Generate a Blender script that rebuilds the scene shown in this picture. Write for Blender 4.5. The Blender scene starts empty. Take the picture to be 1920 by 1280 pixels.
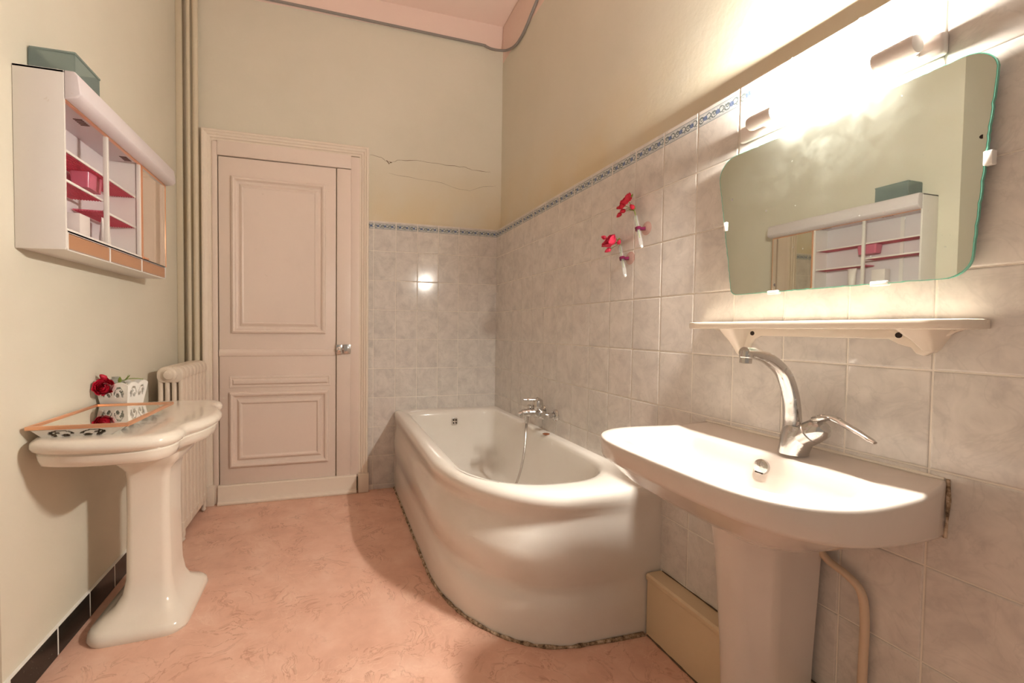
import bpy, bmesh, math, random
from mathutils import Vector, Matrix
random.seed(7)
R = math.radians
SC = bpy.context.scene
COL = SC.collection

# ------------------------------------------------------------------ camera
cam_d = bpy.data.cameras.new('camera')
cam = bpy.data.objects.new('camera', cam_d)
COL.objects.link(cam)
SC.camera = cam
CAM = Vector((-1.1835, -2.972, 1.1077))
yaw, pitch, roll = .2742, -.0286, .0099
fw = Vector((math.cos(pitch) * math.sin(yaw), math.cos(pitch) * math.cos(yaw), math.sin(pitch)))
rt = Vector((math.cos(yaw), -math.sin(yaw), 0))
up = rt.cross(fw)
rt, up = math.cos(roll) * rt + math.sin(roll) * up, -math.sin(roll) * rt + math.cos(roll) * up
M = Matrix((rt, up, -fw)).transposed().to_4x4()
M.translation = CAM
cam.matrix_world = M
cam_d.sensor_width = 36.0
cam_d.lens = 806.87 / 1920 * 36
cam_d.shift_x = (960 - 845.96) / 1920
cam_d.shift_y = (639.66 - 640) / 1920
cam_d.clip_start = .02

# ------------------------------------------------------------------ world, exposure
W = bpy.data.worlds.new('world')
SC.world = W
W.use_nodes = True
W.node_tree.nodes['Background'].inputs[0].default_value = (1.0, .84, .68, 1)
W.node_tree.nodes['Background'].inputs[1].default_value = 0.27
TUBE_STRENGTH = 1000.0
SC.view_settings.view_transform = 'Standard'
SC.view_settings.look = 'None'
SC.view_settings.exposure = 0.36
SC.view_settings.gamma = 1.0
SC.view_settings.use_curve_mapping = False
try:
    cy = SC.cycles
    cy.use_denoising = True
    cy.use_adaptive_sampling = True
    cy.adaptive_threshold = 0.02
    cy.max_bounces = 7
    cy.diffuse_bounces = 4
    cy.glossy_bounces = 4
    cy.transmission_bounces = 6
    cy.transparent_max_bounces = 8
    cy.caustics_reflective = True
    cy.caustics_refractive = True
    cy.blur_glossy = 0.6
    cy.sample_clamp_indirect = 40.0
except Exception:
    pass

# ------------------------------------------------------------------ room numbers (metres)
XL = -2.07          # left wall
XR = 0.0            # right wall (grout face); tiles stand proud of it
ZC = 3.30           # ceiling
ZT = 1.8334         # top of the tiling
TW, TH = .15, .20   # tile module
YREAR = -3.7

# ------------------------------------------------------------------ material helpers
MATS = {}


def mat(name, col=(.8, .8, .8), rough=.5, metal=0., spec=.5, coat=0., trans=0., ior=1.45, emit=None, es=0.):
    m = bpy.data.materials.new(name)
    m.use_nodes = True
    b = m.node_tree.nodes['Principled BSDF']
    b.inputs['Base Color'].default_value = (*col, 1)
    b.inputs['Roughness'].default_value = rough
    b.inputs['Metallic'].default_value = metal
    b.inputs['Specular IOR Level'].default_value = spec
    b.inputs['Coat Weight'].default_value = coat
    b.inputs['Coat Roughness'].default_value = .05
    b.inputs['Transmission Weight'].default_value = trans
    b.inputs['IOR'].default_value = ior
    if emit:
        b.inputs['Emission Color'].default_value = (*emit, 1)
        b.inputs['Emission Strength'].default_value = es
    MATS[name] = m
    return m


class NT:
    """small node-tree writer"""

    def __init__(self, m):
        self.t = m.node_tree
        self.b = self.t.nodes['Principled BSDF']

    def n(self, typ, **kw):
        nd = self.t.nodes.new(typ)
        for k, v in kw.items():
            setattr(nd, k, v)
        return nd

    def link(self, a, b):
        self.t.links.new(a, b)

    def coord(self, out='Object'):
        return self.n('ShaderNodeTexCoord').outputs[out]

    def pos(self):
        return self.n('ShaderNodeNewGeometry').outputs['Position']

    def vmath(self, op, a, b=None):
        nd = self.n('ShaderNodeVectorMath', operation=op)
        self.put(nd.inputs[0], a)
        if b is not None:
            self.put(nd.inputs[1], b)
        return nd.outputs[0]

    def put(self, sock, v):
        if hasattr(v, 'is_linked'):
            self.link(v, sock)
        else:
            sock.default_value = v

    def math(self, op, a, b=None, c=None, clamp=False):
        nd = self.n('ShaderNodeMath', operation=op, use_clamp=clamp)
        for i, v in enumerate((a, b, c)):
            if v is not None:
                self.put(nd.inputs[i], v)
        return nd.outputs[0]

    def sep(self, v):
        nd = self.n('ShaderNodeSeparateXYZ')
        self.link(v, nd.inputs[0])
        return nd.outputs

    def noise(self, vec, scale, detail=4., rough=.55, dist=0.):
        nd = self.n('ShaderNodeTexNoise')
        if vec is not None:
            self.link(vec, nd.inputs['Vector'])
        nd.inputs['Scale'].default_value = scale
        nd.inputs['Detail'].default_value = detail
        nd.inputs['Roughness'].default_value = rough
        nd.inputs['Distortion'].default_value = dist
        return nd.outputs['Fac']

    def ramp(self, fac, stops):
        nd = self.n('ShaderNodeValToRGB')
        self.link(fac, nd.inputs[0])
        el = nd.color_ramp.elements
        while len(el) < len(stops):
            el.new(.5)
        for e, (p, c) in zip(el, stops):
            e.position = p
            e.color = (*c, 1) if len(c) == 3 else c
        return nd.outputs[0]

    def mapr(self, v, a, b, c=0., d=1.):
        nd = self.n('ShaderNodeMapRange')
        nd.clamp = True
        self.link(v, nd.inputs[0])
        for i, x in zip((1, 2, 3, 4), (a, b, c, d)):
            nd.inputs[i].default_value = x
        return nd.outputs[0]

    def mix(self, fac, a, b, blend='MIX'):
        nd = self.n('ShaderNodeMix', data_type='RGBA', blend_type=blend)
        self.put(nd.inputs[0], fac)
        for i, v in ((6, a), (7, b)):
            if hasattr(v, 'is_linked'):
                self.link(v, nd.inputs[i])
            else:
                nd.inputs[i].default_value = (*v, 1)
        return nd.outputs[2]

    def bump(self, h, strength=.2, dist=.01):
        nd = self.n('ShaderNodeBump')
        nd.inputs['Strength'].default_value = strength
        nd.inputs['Distance'].default_value = dist
        self.link(h, nd.inputs['Height'])
        self.link(nd.outputs[0], self.b.inputs['Normal'])

    def color(self, c):
        self.link(c, self.b.inputs['Base Color'])

    def rough(self, c):
        self.link(c, self.b.inputs['Roughness'])


PINK = (.88, .69, .61)
GREEN = (.60, .56, .44)


def plaster(name, zpink, stain):
    m = mat(name, GREEN, .62, spec=.35)
    t = NT(m)
    P = t.pos()
    z = t.sep(P)[2]
    base = t.ramp(t.noise(P, 1.6, 5.), [(.3, (.66, .625, .515)), (.7, (.72, .68, .57))])
    fine = t.noise(P, 9., 6., .6)
    base = t.mix(t.mapr(fine, .35, .75, 0., .25), base, (.75, .69, .59))
    if stain:   # yellowed, damp patch of paint just above the tiles
        s = t.math('MULTIPLY', t.mapr(z, 2.3, 1.85), t.mapr(t.noise(P, 2.2, 4.), .30, .62))
        base = t.mix(t.math('MULTIPLY', s, .75), base, (.70, .58, .36))
    wob = t.math('ADD', z, t.math('MULTIPLY', t.noise(P, 6., 2.), .012))
    base = t.mix(t.math('GREATER_THAN', wob, zpink), base, PINK)
    t.color(base)
    h = t.math('ADD', t.noise(P, 4., 4.), t.math('MULTIPLY', t.noise(P, 60., 3.), .25))
    t.bump(h, .35, .006)
    t.rough(t.mapr(fine, .3, .7, .45, .62))
    return m


plaster('plaster_back', 3.145, True)
plaster('plaster_right', 3.045, True)
plaster('plaster_left', 3.145, False)
mat('ceiling_paint', PINK, .7)
mat('grout', (.86, .80, .72), .7)

# floor: salmon linoleum with brown scratch-like marbling
m = mat('linoleum', (.7, .4, .3), .38, spec=.4)
t = NT(m)
P = t.pos()
soft = t.ramp(t.noise(P, 7., 6., .6), [(.28, (.66, .385, .285)), (.5, (.75, .46, .345)), (.72, (.82, .55, .43))])
wp = t.vmath('ADD', P, None)
nz = t.n('ShaderNodeTexNoise')
t.link(P, nz.inputs['Vector'])
nz.inputs['Scale'].default_value = 3.2
nz.inputs['Detail'].default_value = 3.
warp = t.vmath('MULTIPLY', nz.outputs['Color'], (.55, .55, 0.))
wv = t.vmath('ADD', P, warp)
vein = t.n('ShaderNodeTexNoise')
t.link(wv, vein.inputs['Vector'])
vein.inputs['Scale'].default_value = 8.5
vein.inputs['Detail'].default_value = 5.
vein.inputs['Roughness'].default_value = .62
d1 = t.math('ABSOLUTE', t.math('SUBTRACT', vein.outputs['Fac'], .5))
l1 = t.mapr(d1, .0, .022, 1., 0.)
gate = t.mapr(t.noise(P, 5.5, 3.), .43, .58)
l1 = t.math('MULTIPLY', l1, gate)
c = t.mix(t.math('MULTIPLY', l1, .48), soft, (.33, .115, .055))
vein2 = t.n('ShaderNodeTexNoise')
t.link(t.vmath('ADD', wv, (3.1, 7.7, 0.)), vein2.inputs['Vector'])
vein2.inputs['Scale'].default_value = 14.
vein2.inputs['Detail'].default_value = 4.
d2 = t.math('ABSOLUTE', t.math('SUBTRACT', vein2.outputs['Fac'], .5))
l2 = t.math('MULTIPLY', t.mapr(d2, .0, .02, 1., 0.), t.mapr(t.noise(P, 4., 3.), .42, .6))
c = t.mix(t.math('MULTIPLY', l2, .5), c, (.86, .62, .48))
t.color(c)
t.bump(t.noise(P, 120., 2.), .12, .002)
t.rough(t.mapr(t.noise(P, 6., 3.), .3, .7, .30, .46))


def tile_mat(name, decor):
    m = mat(name, (.6, .56, .52), .13, spec=.55)
    t = NT(m)
    oc = t.coord('Object')
    rnd = t.n('ShaderNodeObjectInfo').outputs['Random']
    cb = t.n('ShaderNodeCombineXYZ')
    t.link(t.math('MULTIPLY', rnd, 37.), cb.inputs[0])
    t.link(t.math('MULTIPLY', rnd, 91.), cb.inputs[1])
    v = t.vmath('ADD', oc, cb.outputs[0])
    n1 = t.noise(v, 14., 5., .62, .6)
    base = t.ramp(n1, [(.30, (.58, .545, .515)), (.48, (.675, .635, .59)), (.70, (.76, .715, .665))])
    vn = t.noise(v, 9., 4., .6, 1.4)
    ln = t.mapr(t.math('ABSOLUTE', t.math('SUBTRACT', vn, .5)), 0., .03, 1., 0.)
    base = t.mix(t.math('MULTIPLY', ln, .16), base, (.36, .35, .33))
    base = t.mix(t.mapr(rnd, 0., 1., 0., .10), base, (.72, .62, .58))
    if decor:
        x, y, z = t.sep(oc)
        zz = t.math('SUBTRACT', z, .066)          # centre of the printed band, half height .02
        az = t.math('ABSOLUTE', zz)
        band = t.math('LESS_THAN', az, .0195)
        inb = t.math('MULTIPLY', t.math('LESS_THAN', t.math('ABSOLUTE', x), .0715), band)
        line = t.math('MULTIPLY', inb, t.math('GREATER_THAN', az, .0172))
        line2 = t.math('MULTIPLY', inb, t.math('LESS_THAN', t.math('ABSOLUTE', t.math('SUBTRACT', az, .0148)), .0006))
        # three repeats of scroll + blossom
        u = t.math('SUBTRACT', t.math('FRACT', t.math('ADD', t.math('DIVIDE', x, .048), .5)), .5)
        u = t.math('MULTIPLY', u, .048)
        wv = t.noise(v, 130., 2.)
        def ring(cx, cz, r, w):
            du = t.math('SUBTRACT', u, cx)
            dz = t.math('SUBTRACT', zz, cz)
            d = t.math('SQRT', t.math('ADD', t.math('MULTIPLY', du, du), t.math('MULTIPLY', dz, dz)))
            d = t.math('ADD', d, t.math('MULTIPLY', t.math('SUBTRACT', wv, .5), .005))
            if r == 0:
                return t.math('LESS_THAN', d, w)
            return t.math('LESS_THAN', t.math('ABSOLUTE', t.math('SUBTRACT', d, r)), w)
        sc = t.math('MAXIMUM', ring(-.014, -.001, .0095, .0019), ring(.013, .002, .0088, .0018))
        sc = t.math('MAXIMUM', sc, ring(-.013, .002, .0040, .0016))
        sc = t.math('MAXIMUM', sc, ring(.020, -.006, .0045, .0011))
        leaf = t.math('MULTIPLY', t.math('GREATER_THAN', t.noise(v, 210., 2.), .56), t.math('LESS_THAN', az, .0125))
        fl = ring(.0005, 0., 0, .0078)
        base = t.mix(t.math('MULTIPLY', inb, .5), base, (.56, .62, .66))
        base = t.mix(t.math('MULTIPLY', t.math('MULTIPLY', leaf, inb), .55), base, (.20, .25, .25))
        base = t.mix(t.math('MULTIPLY', t.math('MULTIPLY', sc, inb), .85), base, (.10, .13, .13))
        base = t.mix(t.math('MULTIPLY', t.math('MULTIPLY', fl, inb), .85), base, (.10, .15, .30))
        base = t.mix(t.math('MULTIPLY', t.math('MAXIMUM', line, line2), .85), base, (.17, .20, .22))
    t.color(base)
    t.bump(t.noise(v, 22., 3.), .05, .002)
    return m


tile_mat('tile', False)
tile_mat('tile_decor', True)


def ceramic(name, col, rough=.08, mott=None):
    m = mat(name, col, rough, spec=.5, coat=.3)
    t = NT(m)
    P = t.coord('Object')
    n = t.noise(P, 3.5, 5., .6)
    c2 = mott or tuple(x * .9 for x in col)
    t.color(t.mix(t.mapr(n, .45, .75, 0., .5), col, c2))
    return m


ceramic('tub_enamel', (.84, .80, .74), .12, (.77, .71, .63))
ceramic('porcelain_pink', (.72, .645, .585), .10)
ceramic('porcelain_cream', (.84, .775, .68), .11, (.76, .67, .56))
ceramic('shelf_porcelain', (.80, .71, .60), .15)


def paint(name, col, rough=.38, wear=(.5, .4, .3), amt=.25):
    m = mat(name, col, rough, spec=.45)
    t = NT(m)
    P = t.coord('Object')
    n = t.noise(P, 5., 6., .65)
    c = t.mix(t.mapr(n, .5, .8, 0., amt), col, tuple(a * .82 for a in col))
    sp = t.mapr(t.noise(P, 38., 4., .6), .70, .76)
    c = t.mix(t.math('MULTIPLY', sp, .35), c, wear)
    t.color(c)
    t.bump(t.noise(P, 40., 3.), .08, .003)
    return m


paint('door_paint', (.80, .68, .60))
paint('casing_paint', (.82, .72, .61))
paint('radiator_paint', (.74, .64, .535), .4, (.25, .16, .1))
paint('pipe_paint', (.66, .58, .44), .4)
paint('ledge_paint', (.74, .58, .38), .45, (.35, .22, .12))
paint('white_plastic', (.80, .76, .72), .3, (.6, .5, .42), .15)
paint('mauve_plastic', (.72, .66, .68), .3, (.6, .5, .42), .15)
paint('supply_pipe', (.66, .50, .36), .4, (.4, .25, .15))
mat('bracket_white', (.86, .84, .80), .35)
m = mat('black_tile', (.012, .011, .010), .25)
t = NT(m)
sp = t.mapr(t.noise(t.pos(), 120., 3.), .62, .72)
t.color(t.mix(t.math('MULTIPLY', sp, .5), (.010, .009, .008), (.16, .14, .09)))
m = mat('caulk', (.42, .31, .21), .8)
t = NT(m)
t.color(t.ramp(t.noise(t.pos(), 45., 5., .7), [(.36, (.07, .045, .025)), (.5, (.34, .24, .15)), (.64, (.66, .53, .40))]))
mat('crack_dark', (.16, .10, .055), .9)
mat('dirt', (.12, .075, .04), .9)
mat('rust', (.30, .10, .04), .85)
m = mat('chrome', (.62, .60, .58), .16, metal=1.)
t = NT(m)
t.rough(t.mapr(t.noise(t.coord('Object'), 60., 4.), .35, .7, .10, .30))
m = mat('chrome_bright', (.80, .78, .76), .06, metal=1.)
m = mat('chrome_hose', (.58, .55, .52), .25, metal=1.)
mat('copper', (.86, .47, .29), .28, metal=.75)
mat('cable_grey', (.27, .24, .22), .6)
mat('hole', (.03, .02, .015), .9)
mat('vent', (.16, .09, .07), .8)
mat('amber_panel', (.50, .25, .13), .22, trans=.1)
mat('mirror_door', (.84, .80, .72), .03, metal=1.)
mat('tray_mirror', (.86, .83, .78), .0, metal=1.)
mat('tube_glow', (1, 1, 1), .4, emit=(1.0, .94, .84), es=TUBE_STRENGTH)
mat('lamp_white', (.74, .68, .64), .35)
m = mat('mirror_silver', (.70, .745, .68), .012, metal=1.)
t = NT(m)
# film of dust and limescale on the glass
d = t.n('ShaderNodeBsdfDiffuse')
d.inputs[0].default_value = (.55, .58, .52, 1)
mx = t.n('ShaderNodeMixShader')
P = t.pos()
dust = t.math('ADD', t.mapr(t.noise(P, 16., 6., .7, .3), .42, .75, .012, .04), t.math('MULTIPLY', t.mapr(t.noise(P, 85., 2.), .74, .78), .35))
t.link(dust, mx.inputs[0])
t.link(t.b.outputs[0], mx.inputs[1])
t.link(d.outputs[0], mx.inputs[2])
t.link(mx.outputs[0], t.t.nodes['Material Output'].inputs[0])
mat('glass_edge', (.22, .66, .50), .12, trans=.35, ior=1.5)
mat('mirror_back', (.80, .82, .80), .22, metal=.9)


def thin(name, col, alpha_col, fac, rough=.1):
    """see-through coloured plastic or glass: tinted transparency with a glossy skin"""
    m = mat(name, col, rough)
    t = NT(m)
    tr = t.n('ShaderNodeBsdfTransparent')
    tr.inputs[0].default_value = (*alpha_col, 1)
    mx = t.n('ShaderNodeMixShader')
    mx.inputs[0].default_value = fac
    t.link(t.b.outputs[0], mx.inputs[1])
    t.link(tr.outputs[0], mx.inputs[2])
    t.link(mx.outputs[0], t.t.nodes['Material Output'].inputs[0])
    return m


thin('pink_plastic', (.85, .26, .37), (1., .50, .58), .5, .2)
thin('basket_pink', (.85, .30, .42), (1., .58, .66), .5, .15)
thin('grey_glass', (.30, .36, .35), (.66, .74, .72), .55, .08)
thin('clear_glass', (.85, .88, .88), (.97, .98, .98), .82, .02)
thin('globe_glass', (.46, .47, .43), (.80, .82, .78), .5, .1)
thin('suction_pink', (.70, .45, .40), (1., .86, .83), .72, .2)
mat('ring_purple', (.15, .008, .05), .25)
m = mat('rose_red', (.75, .02, .07), .5)
t = NT(m)
t.color(t.ramp(t.noise(t.coord('Object'), 60., 3.), [(.35, (.38, .003, .015)), (.65, (.66, .02, .06))]))
m = mat('rose_pink', (.85, .06, .17), .5)
t = NT(m)
t.color(t.ramp(t.noise(t.coord('Object'), 60., 3.), [(.35, (.50, .008, .04)), (.65, (.76, .05, .11))]))
mat('stem_green', (.24, .30, .07), .5)
mat('leaf_green', (.20, .27, .05), .5)
mat('cream_tube', (.80, .74, .70), .35)
mat('box_white', (.80, .73, .70), .5)

# ------------------------------------------------------------------ mesh helpers
ORG = {}


def tag(o, label, cat, group=None, kind=None):
    if label:
        o['label'] = label
    if cat:
        o['category'] = cat
    if group:
        o['group'] = group
    if kind:
        o['kind'] = kind
    return o


def thing(name, label, cat, loc=(0, 0, 0), group=None):
    o = bpy.data.objects.new(name, None)
    COL.objects.link(o)
    o.location = loc
    o.empty_display_size = .05
    ORG[o] = Vector(loc)
    return tag(o, label, cat, group)


def obj(name, vf, material, parent=None, smooth=35, org=None, label=None):
    """vf: (verts, faces) in world metres, or a bmesh"""
    base = ORG[parent] if parent is not None else Vector(org or (0, 0, 0))
    me = bpy.data.meshes.new(name)
    if isinstance(vf, bmesh.types.BMesh):
        vf.to_mesh(me)
        vf.free()
    else:
        me.from_pydata([tuple(v) for v in vf[0]], [], [tuple(f) for f in vf[1]])
    bm = bmesh.new()
    bm.from_mesh(me)
    bmesh.ops.remove_doubles(bm, verts=bm.verts, dist=1e-6)
    bmesh.ops.recalc_face_normals(bm, faces=bm.faces)
    bmesh.ops.translate(bm, verts=bm.verts, vec=-base)
    bm.to_mesh(me)
    bm.free()
    if smooth:
        me.shade_smooth()
        me.set_sharp_from_angle(angle=R(smooth))
    me.materials.append(MATS[material] if isinstance(material, str) else material)
    o = bpy.data.objects.new(name, me)
    COL.objects.link(o)
    if parent is not None:
        o.parent = parent
    else:
        o.location = base
    ORG[o] = base
    if label:
        o['label'] = label
    return o


def join(*parts):
    V, F = [], []
    for v, f in parts:
        k = len(V)
        V += [Vector(p) for p in v]
        F += [tuple(i + k for i in q) for q in f]
    return V, F


def bm_vf(bm):
    bm.verts.index_update()
    r = ([v.co.copy() for v in bm.verts], [tuple(v.index for v in f.verts) for f in bm.faces])
    bm.free()
    return r


def box(x0, x1, y0, y1, z0, z1, bev=0., seg=2):
    bm = bmesh.new()
    bmesh.ops.create_cube(bm, size=1)
    for v in bm.verts:
        v.co = Vector(((x0 + x1) / 2 + v.co.x * (x1 - x0), (y0 + y1) / 2 + v.co.y * (y1 - y0), (z0 + z1) / 2 + v.co.z * (z1 - z0)))
    if bev:
        bmesh.ops.bevel(bm, geom=bm.edges[:], offset=bev, segments=seg, affect='EDGES', profile=.5)
    return bm_vf(bm)


def loft(rings, cap0=True, cap1=True, closed=True):
    V, F = [], []
    n = len(rings[0])
    for r in rings:
        V += [Vector(p) for p in r]
    for i in range(len(rings) - 1):
        for j in range(n if closed else n - 1):
            a, b = i * n + j, i * n + (j + 1) % n
            F.append((a, b, b + n, a + n))
    if cap0:
        F.append(tuple(reversed(range(n))))
    if cap1:
        F.append(tuple(range((len(rings) - 1) * n, len(rings) * n)))
    return V, F


def frame_of(d):
    d = Vector(d).normalized()
    a = Vector((0, 0, 1)) if abs(d.z) < .9 else Vector((1, 0, 0))
    u = d.cross(a).normalized()
    return u, d.cross(u).normalized()


def rod(p0, p1, r0, r1=None, n=16):
    r1 = r0 if r1 is None else r1
    p0, p1 = Vector(p0), Vector(p1)
    u, v = frame_of(p1 - p0)
    ring = lambda c, r: [c + (u * math.cos(2 * math.pi * k / n) + v * math.sin(2 * math.pi * k / n)) * r for k in range(n)]
    return loft([ring(p0, r0), ring(p1, r1)])


def lathe(p0, axis, prof, n=24):
    """prof: [(distance along axis, radius)]"""
    p0 = Vector(p0)
    d = Vector(axis).normalized()
    u, v = frame_of(d)
    return loft([[p0 + d * h + (u * math.cos(2 * math.pi * k / n) + v * math.sin(2 * math.pi * k / n)) * max(r, 1e-4) for k in range(n)] for h, r in prof])


def spline(pts, n=8):
    pts = [Vector(p) for p in pts]
    P = [2 * pts[0] - pts[1]] + pts + [2 * pts[-1] - pts[-2]]
    out = []
    for i in range(1, len(P) - 2):
        for k in range(n):
            s = k / n
            a, b, c, d = P[i - 1:i + 3]
            out.append(.5 * ((2 * b) + (c - a) * s + (2 * a - 5 * b + 4 * c - d) * s * s + (3 * b - a - 3 * c + d) * s ** 3))
    out.append(pts[-1])
    return out


def tube(pts, rad, n=12, flat=1., upv=None):
    """sweep a circle (or flattened ellipse) along points; rad number or list"""
    pts = [Vector(p) for p in pts]
    m = len(pts)
    rad = [rad] * m if not isinstance(rad, (list, tuple)) else rad
    rings = []
    u = None
    for i in range(m):
        d = (pts[min(i + 1, m - 1)] - pts[max(i - 1, 0)]).normalized()
        if upv is not None:
            u = (Vector(upv) - d * d.dot(Vector(upv))).normalized()
        elif u is None:
            u, _ = frame_of(d)
        else:
            u = (u - d * d.dot(u)).normalized()
        v = d.cross(u)
        rings.append([pts[i] + (u * math.cos(2 * math.pi * k / n) * flat + v * math.sin(2 * math.pi * k / n)) * rad[i] for k in range(n)])
    return loft(rings)


def prism(outline, axis, a, b, bev=0., seg=2):
    """outline: 2D points in the plane normal to axis ('x': (y,z), 'y': (x,z), 'z': (x,y))"""
    def P(q, h):
        return Vector((h, q[0], q[1])) if axis == 'x' else Vector((q[0], h, q[1])) if axis == 'y' else Vector((q[0], q[1], h))
    V, F = loft([[P(q, a) for q in outline], [P(q, b) for q in outline]])
    if bev:
        bm = bmesh.new()
        vs = [bm.verts.new(v) for v in V]
        for f in F:
            bm.faces.new([vs[i] for i in f])
        bmesh.ops.recalc_face_normals(bm, faces=bm.faces)
        eds = [e for e in bm.edges if len(e.link_faces) == 2 and e.calc_face_angle(0) > R(40)]
        bmesh.ops.bevel(bm, geom=eds, offset=bev, segments=seg, affect='EDGES', profile=.5)
        return bm_vf(bm)
    return V, F


def rpoly(pts, rad, n=8):
    """rounded closed polygon, 2D"""
    out = []
    m = len(pts)
    for i in range(m):
        p, a, b = Vector(pts[i]), Vector(pts[i - 1]), Vector(pts[(i + 1) % m])
        r = rad[i] if isinstance(rad, (list, tuple)) else rad
        if r <= 0:
            out.append((p.x, p.y))
            continue
        da, db = (a - p).normalized(), (b - p).normalized()
        ang = da.angle(db)
        tl = min(r / math.tan(ang / 2), (a - p).length * .49, (b - p).length * .49)
        r2 = tl * math.tan(ang / 2)
        c = p + (da + db).normalized() * (r2 / math.sin(ang / 2))
        s, e = p + da * tl - c, p + db * tl - c
        tot = s.angle(e)
        sg = 1 if s.x * e.y - s.y * e.x > 0 else -1
        for k in range(n + 1):
            w = sg * tot * k / n
            q = Vector((s.x * math.cos(w) - s.y * math.sin(w), s.x * math.sin(w) + s.y * math.cos(w))) + c
            out.append((q.x, q.y))
    return out


def polar(outline, c, angs):
    """resample a star-shaped outline at given angles around c"""
    res = []
    m = len(outline)
    for a in angs:
        d = (math.cos(a), math.sin(a))
        best = None
        for i in range(m):
            x1, y1 = outline[i][0] - c[0], outline[i][1] - c[1]
            x2, y2 = outline[(i + 1) % m][0] - c[0], outline[(i + 1) % m][1] - c[1]
            ex, ey = x2 - x1, y2 - y1
            den = d[0] * ey - d[1] * ex
            if abs(den) < 1e-12:
                continue
            tt = (x1 * ey - y1 * ex) / den
            s = (x1 * d[1] - y1 * d[0]) / den
            if tt > 0 and -1e-6 <= s <= 1 + 1e-6 and (best is None or tt > best):
                best = tt
        res.append((c[0] + d[0] * best, c[1] + d[1] * best))
    return res


def copy_obj(o, parent, loc, rot=None):
    c = o.copy()
    COL.objects.link(c)
    c.parent = parent
    c.location = loc
    if rot:
        c.rotation_euler = rot
    return c


def struct(name, vf, material, **kw):
    o = obj(name, vf, material, **kw)
    o['kind'] = 'structure'
    return o


# ------------------------------------------------------------------ shell
struct('floor', box(-3.5, .15, YREAR, .15, -.06, 0.), 'linoleum', smooth=0)
struct('ceiling', box(-3.5, .15, YREAR, .15, ZC, ZC + .08), 'ceiling_paint', smooth=0)
wall_back = struct('wall_back', box(-2.9, .15, 0., .15, 0, ZC), 'plaster_back', smooth=0)
wall_right = struct('wall_right', box(.022, .15, YREAR, 0, 0, ZC), 'plaster_right', smooth=0)
YJ = -1.495     # the left wall steps back here
wall_left = struct('wall_left', join(box(XL - 1.2, XL, YJ, 0., 0, ZC), box(-3.5, -3.25, YREAR, YJ, 0, ZC)), 'plaster_left', smooth=0)

# black tile skirting along the left wall
bb = struct('baseboard_left', box(XL, XL + .0114, YJ, -.0, .004, .0985), 'bracket_white', smooth=0)
y = YJ + .012
yj = [-1.485, -1.26, -1.06, -.865, -.665, -.465, -.265, -.065]
for a, b in zip(yj[:-1], yj[1:]):
    obj('skirting_tile', box(XL + .001, XL + .012, a + .0028, b - .0028, .001, .097, .0015, 1), 'black_tile', bb, 30)

# ------------------------------------------------------------------ wall tiles
def tile_mesh(w, h, material, t0=.001, t1=.0105):
    """face to -Y, width along X, height along Z, centre at origin"""
    W2, H2, c = w / 2, h / 2, .0018
    V, F = loft([[(-W2, -t0, -H2), (W2, -t0, -H2), (W2, -t0, H2), (-W2, -t0, H2)],
                 [(-W2, -t1 + c, -H2), (W2, -t1 + c, -H2), (W2, -t1 + c, H2), (-W2, -t1 + c, H2)],
                 [(-W2 + c * .5, -t1 + c * .3, -H2 + c * .5), (W2 - c * .5, -t1 + c * .3, -H2 + c * .5), (W2 - c * .5, -t1 + c * .3, H2 - c * .5), (-W2 + c * .5, -t1 + c * .3, H2 - c * .5)],
                 [(-W2 + c * 1.6, -t1, -H2 + c * 1.6), (W2 - c * 1.6, -t1, -H2 + c * 1.6), (W2 - c * 1.6, -t1, H2 - c * 1.6), (-W2 + c * 1.6, -t1, H2 - c * 1.6)]])
    me = bpy.data.meshes.new('wall_tile')
    me.from_pydata([tuple(v) for v in V], [], F)
    bm = bmesh.new()
    bm.from_mesh(me)
    bmesh.ops.recalc_face_normals(bm, faces=bm.faces)
    bm.to_mesh(me)
    bm.free()
    me.materials.append(MATS[material])
    return me


G = .0036
full = tile_mesh(TW - G, TH - G, 'tile')
top = tile_mesh(TW - G, TH - G, 'tile_decor')
zlow = ZT - 9 * TH
cutb = tile_mesh(TW - G, zlow - G, 'tile')


def put_tile(me, parent, loc, rz):
    o = bpy.data.objects.new('wall_tile', me)
    COL.objects.link(o)
    o.parent = parent
    o.location = loc
    j = lambda: random.uniform(-.0016, .0016)
    o.rotation_euler = (j(), 0, rz + j())


# grout beds the tiles are set in
obj('grout_bed', box(-.0092, .022, -3.2, 0., 0, ZT), 'grout', wall_right, 0)
obj('grout_bed', box(-.936, -.0092, -.0092, 0., 0, ZT), 'grout', wall_back, 0)
for k in range(21):
    yc = -(k + .5) * TW - (.004 if k == 0 else 0)
    for n in range(10):
        if n == 9:
            me, zc = cutb, zlow / 2
        else:
            me, zc = (top if n == 0 else full), ZT - (n + .5) * TH
        put_tile(me, wall_right, (-.001, yc, zc), -R(90))
edge_full, edge_top = tile_mesh(.034, TH - G, 'tile'), tile_mesh(.034, TH - G, 'tile_decor')
for k in range(7):
    for n in range(10):
        zc = zlow / 2 if n == 9 else ZT - (n + .5) * TH
        if k < 6:
            me = cutb if n == 9 else (top if n == 0 else full)
            put_tile(me, wall_back, (-(k + .5) * TW - (.004 if k == 0 else 0), -.001, zc), 0)
        elif n < 9:
            put_tile(edge_top if n == 0 else edge_full, wall_back, (-.9 - .019, -.001, zc), 0)

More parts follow.
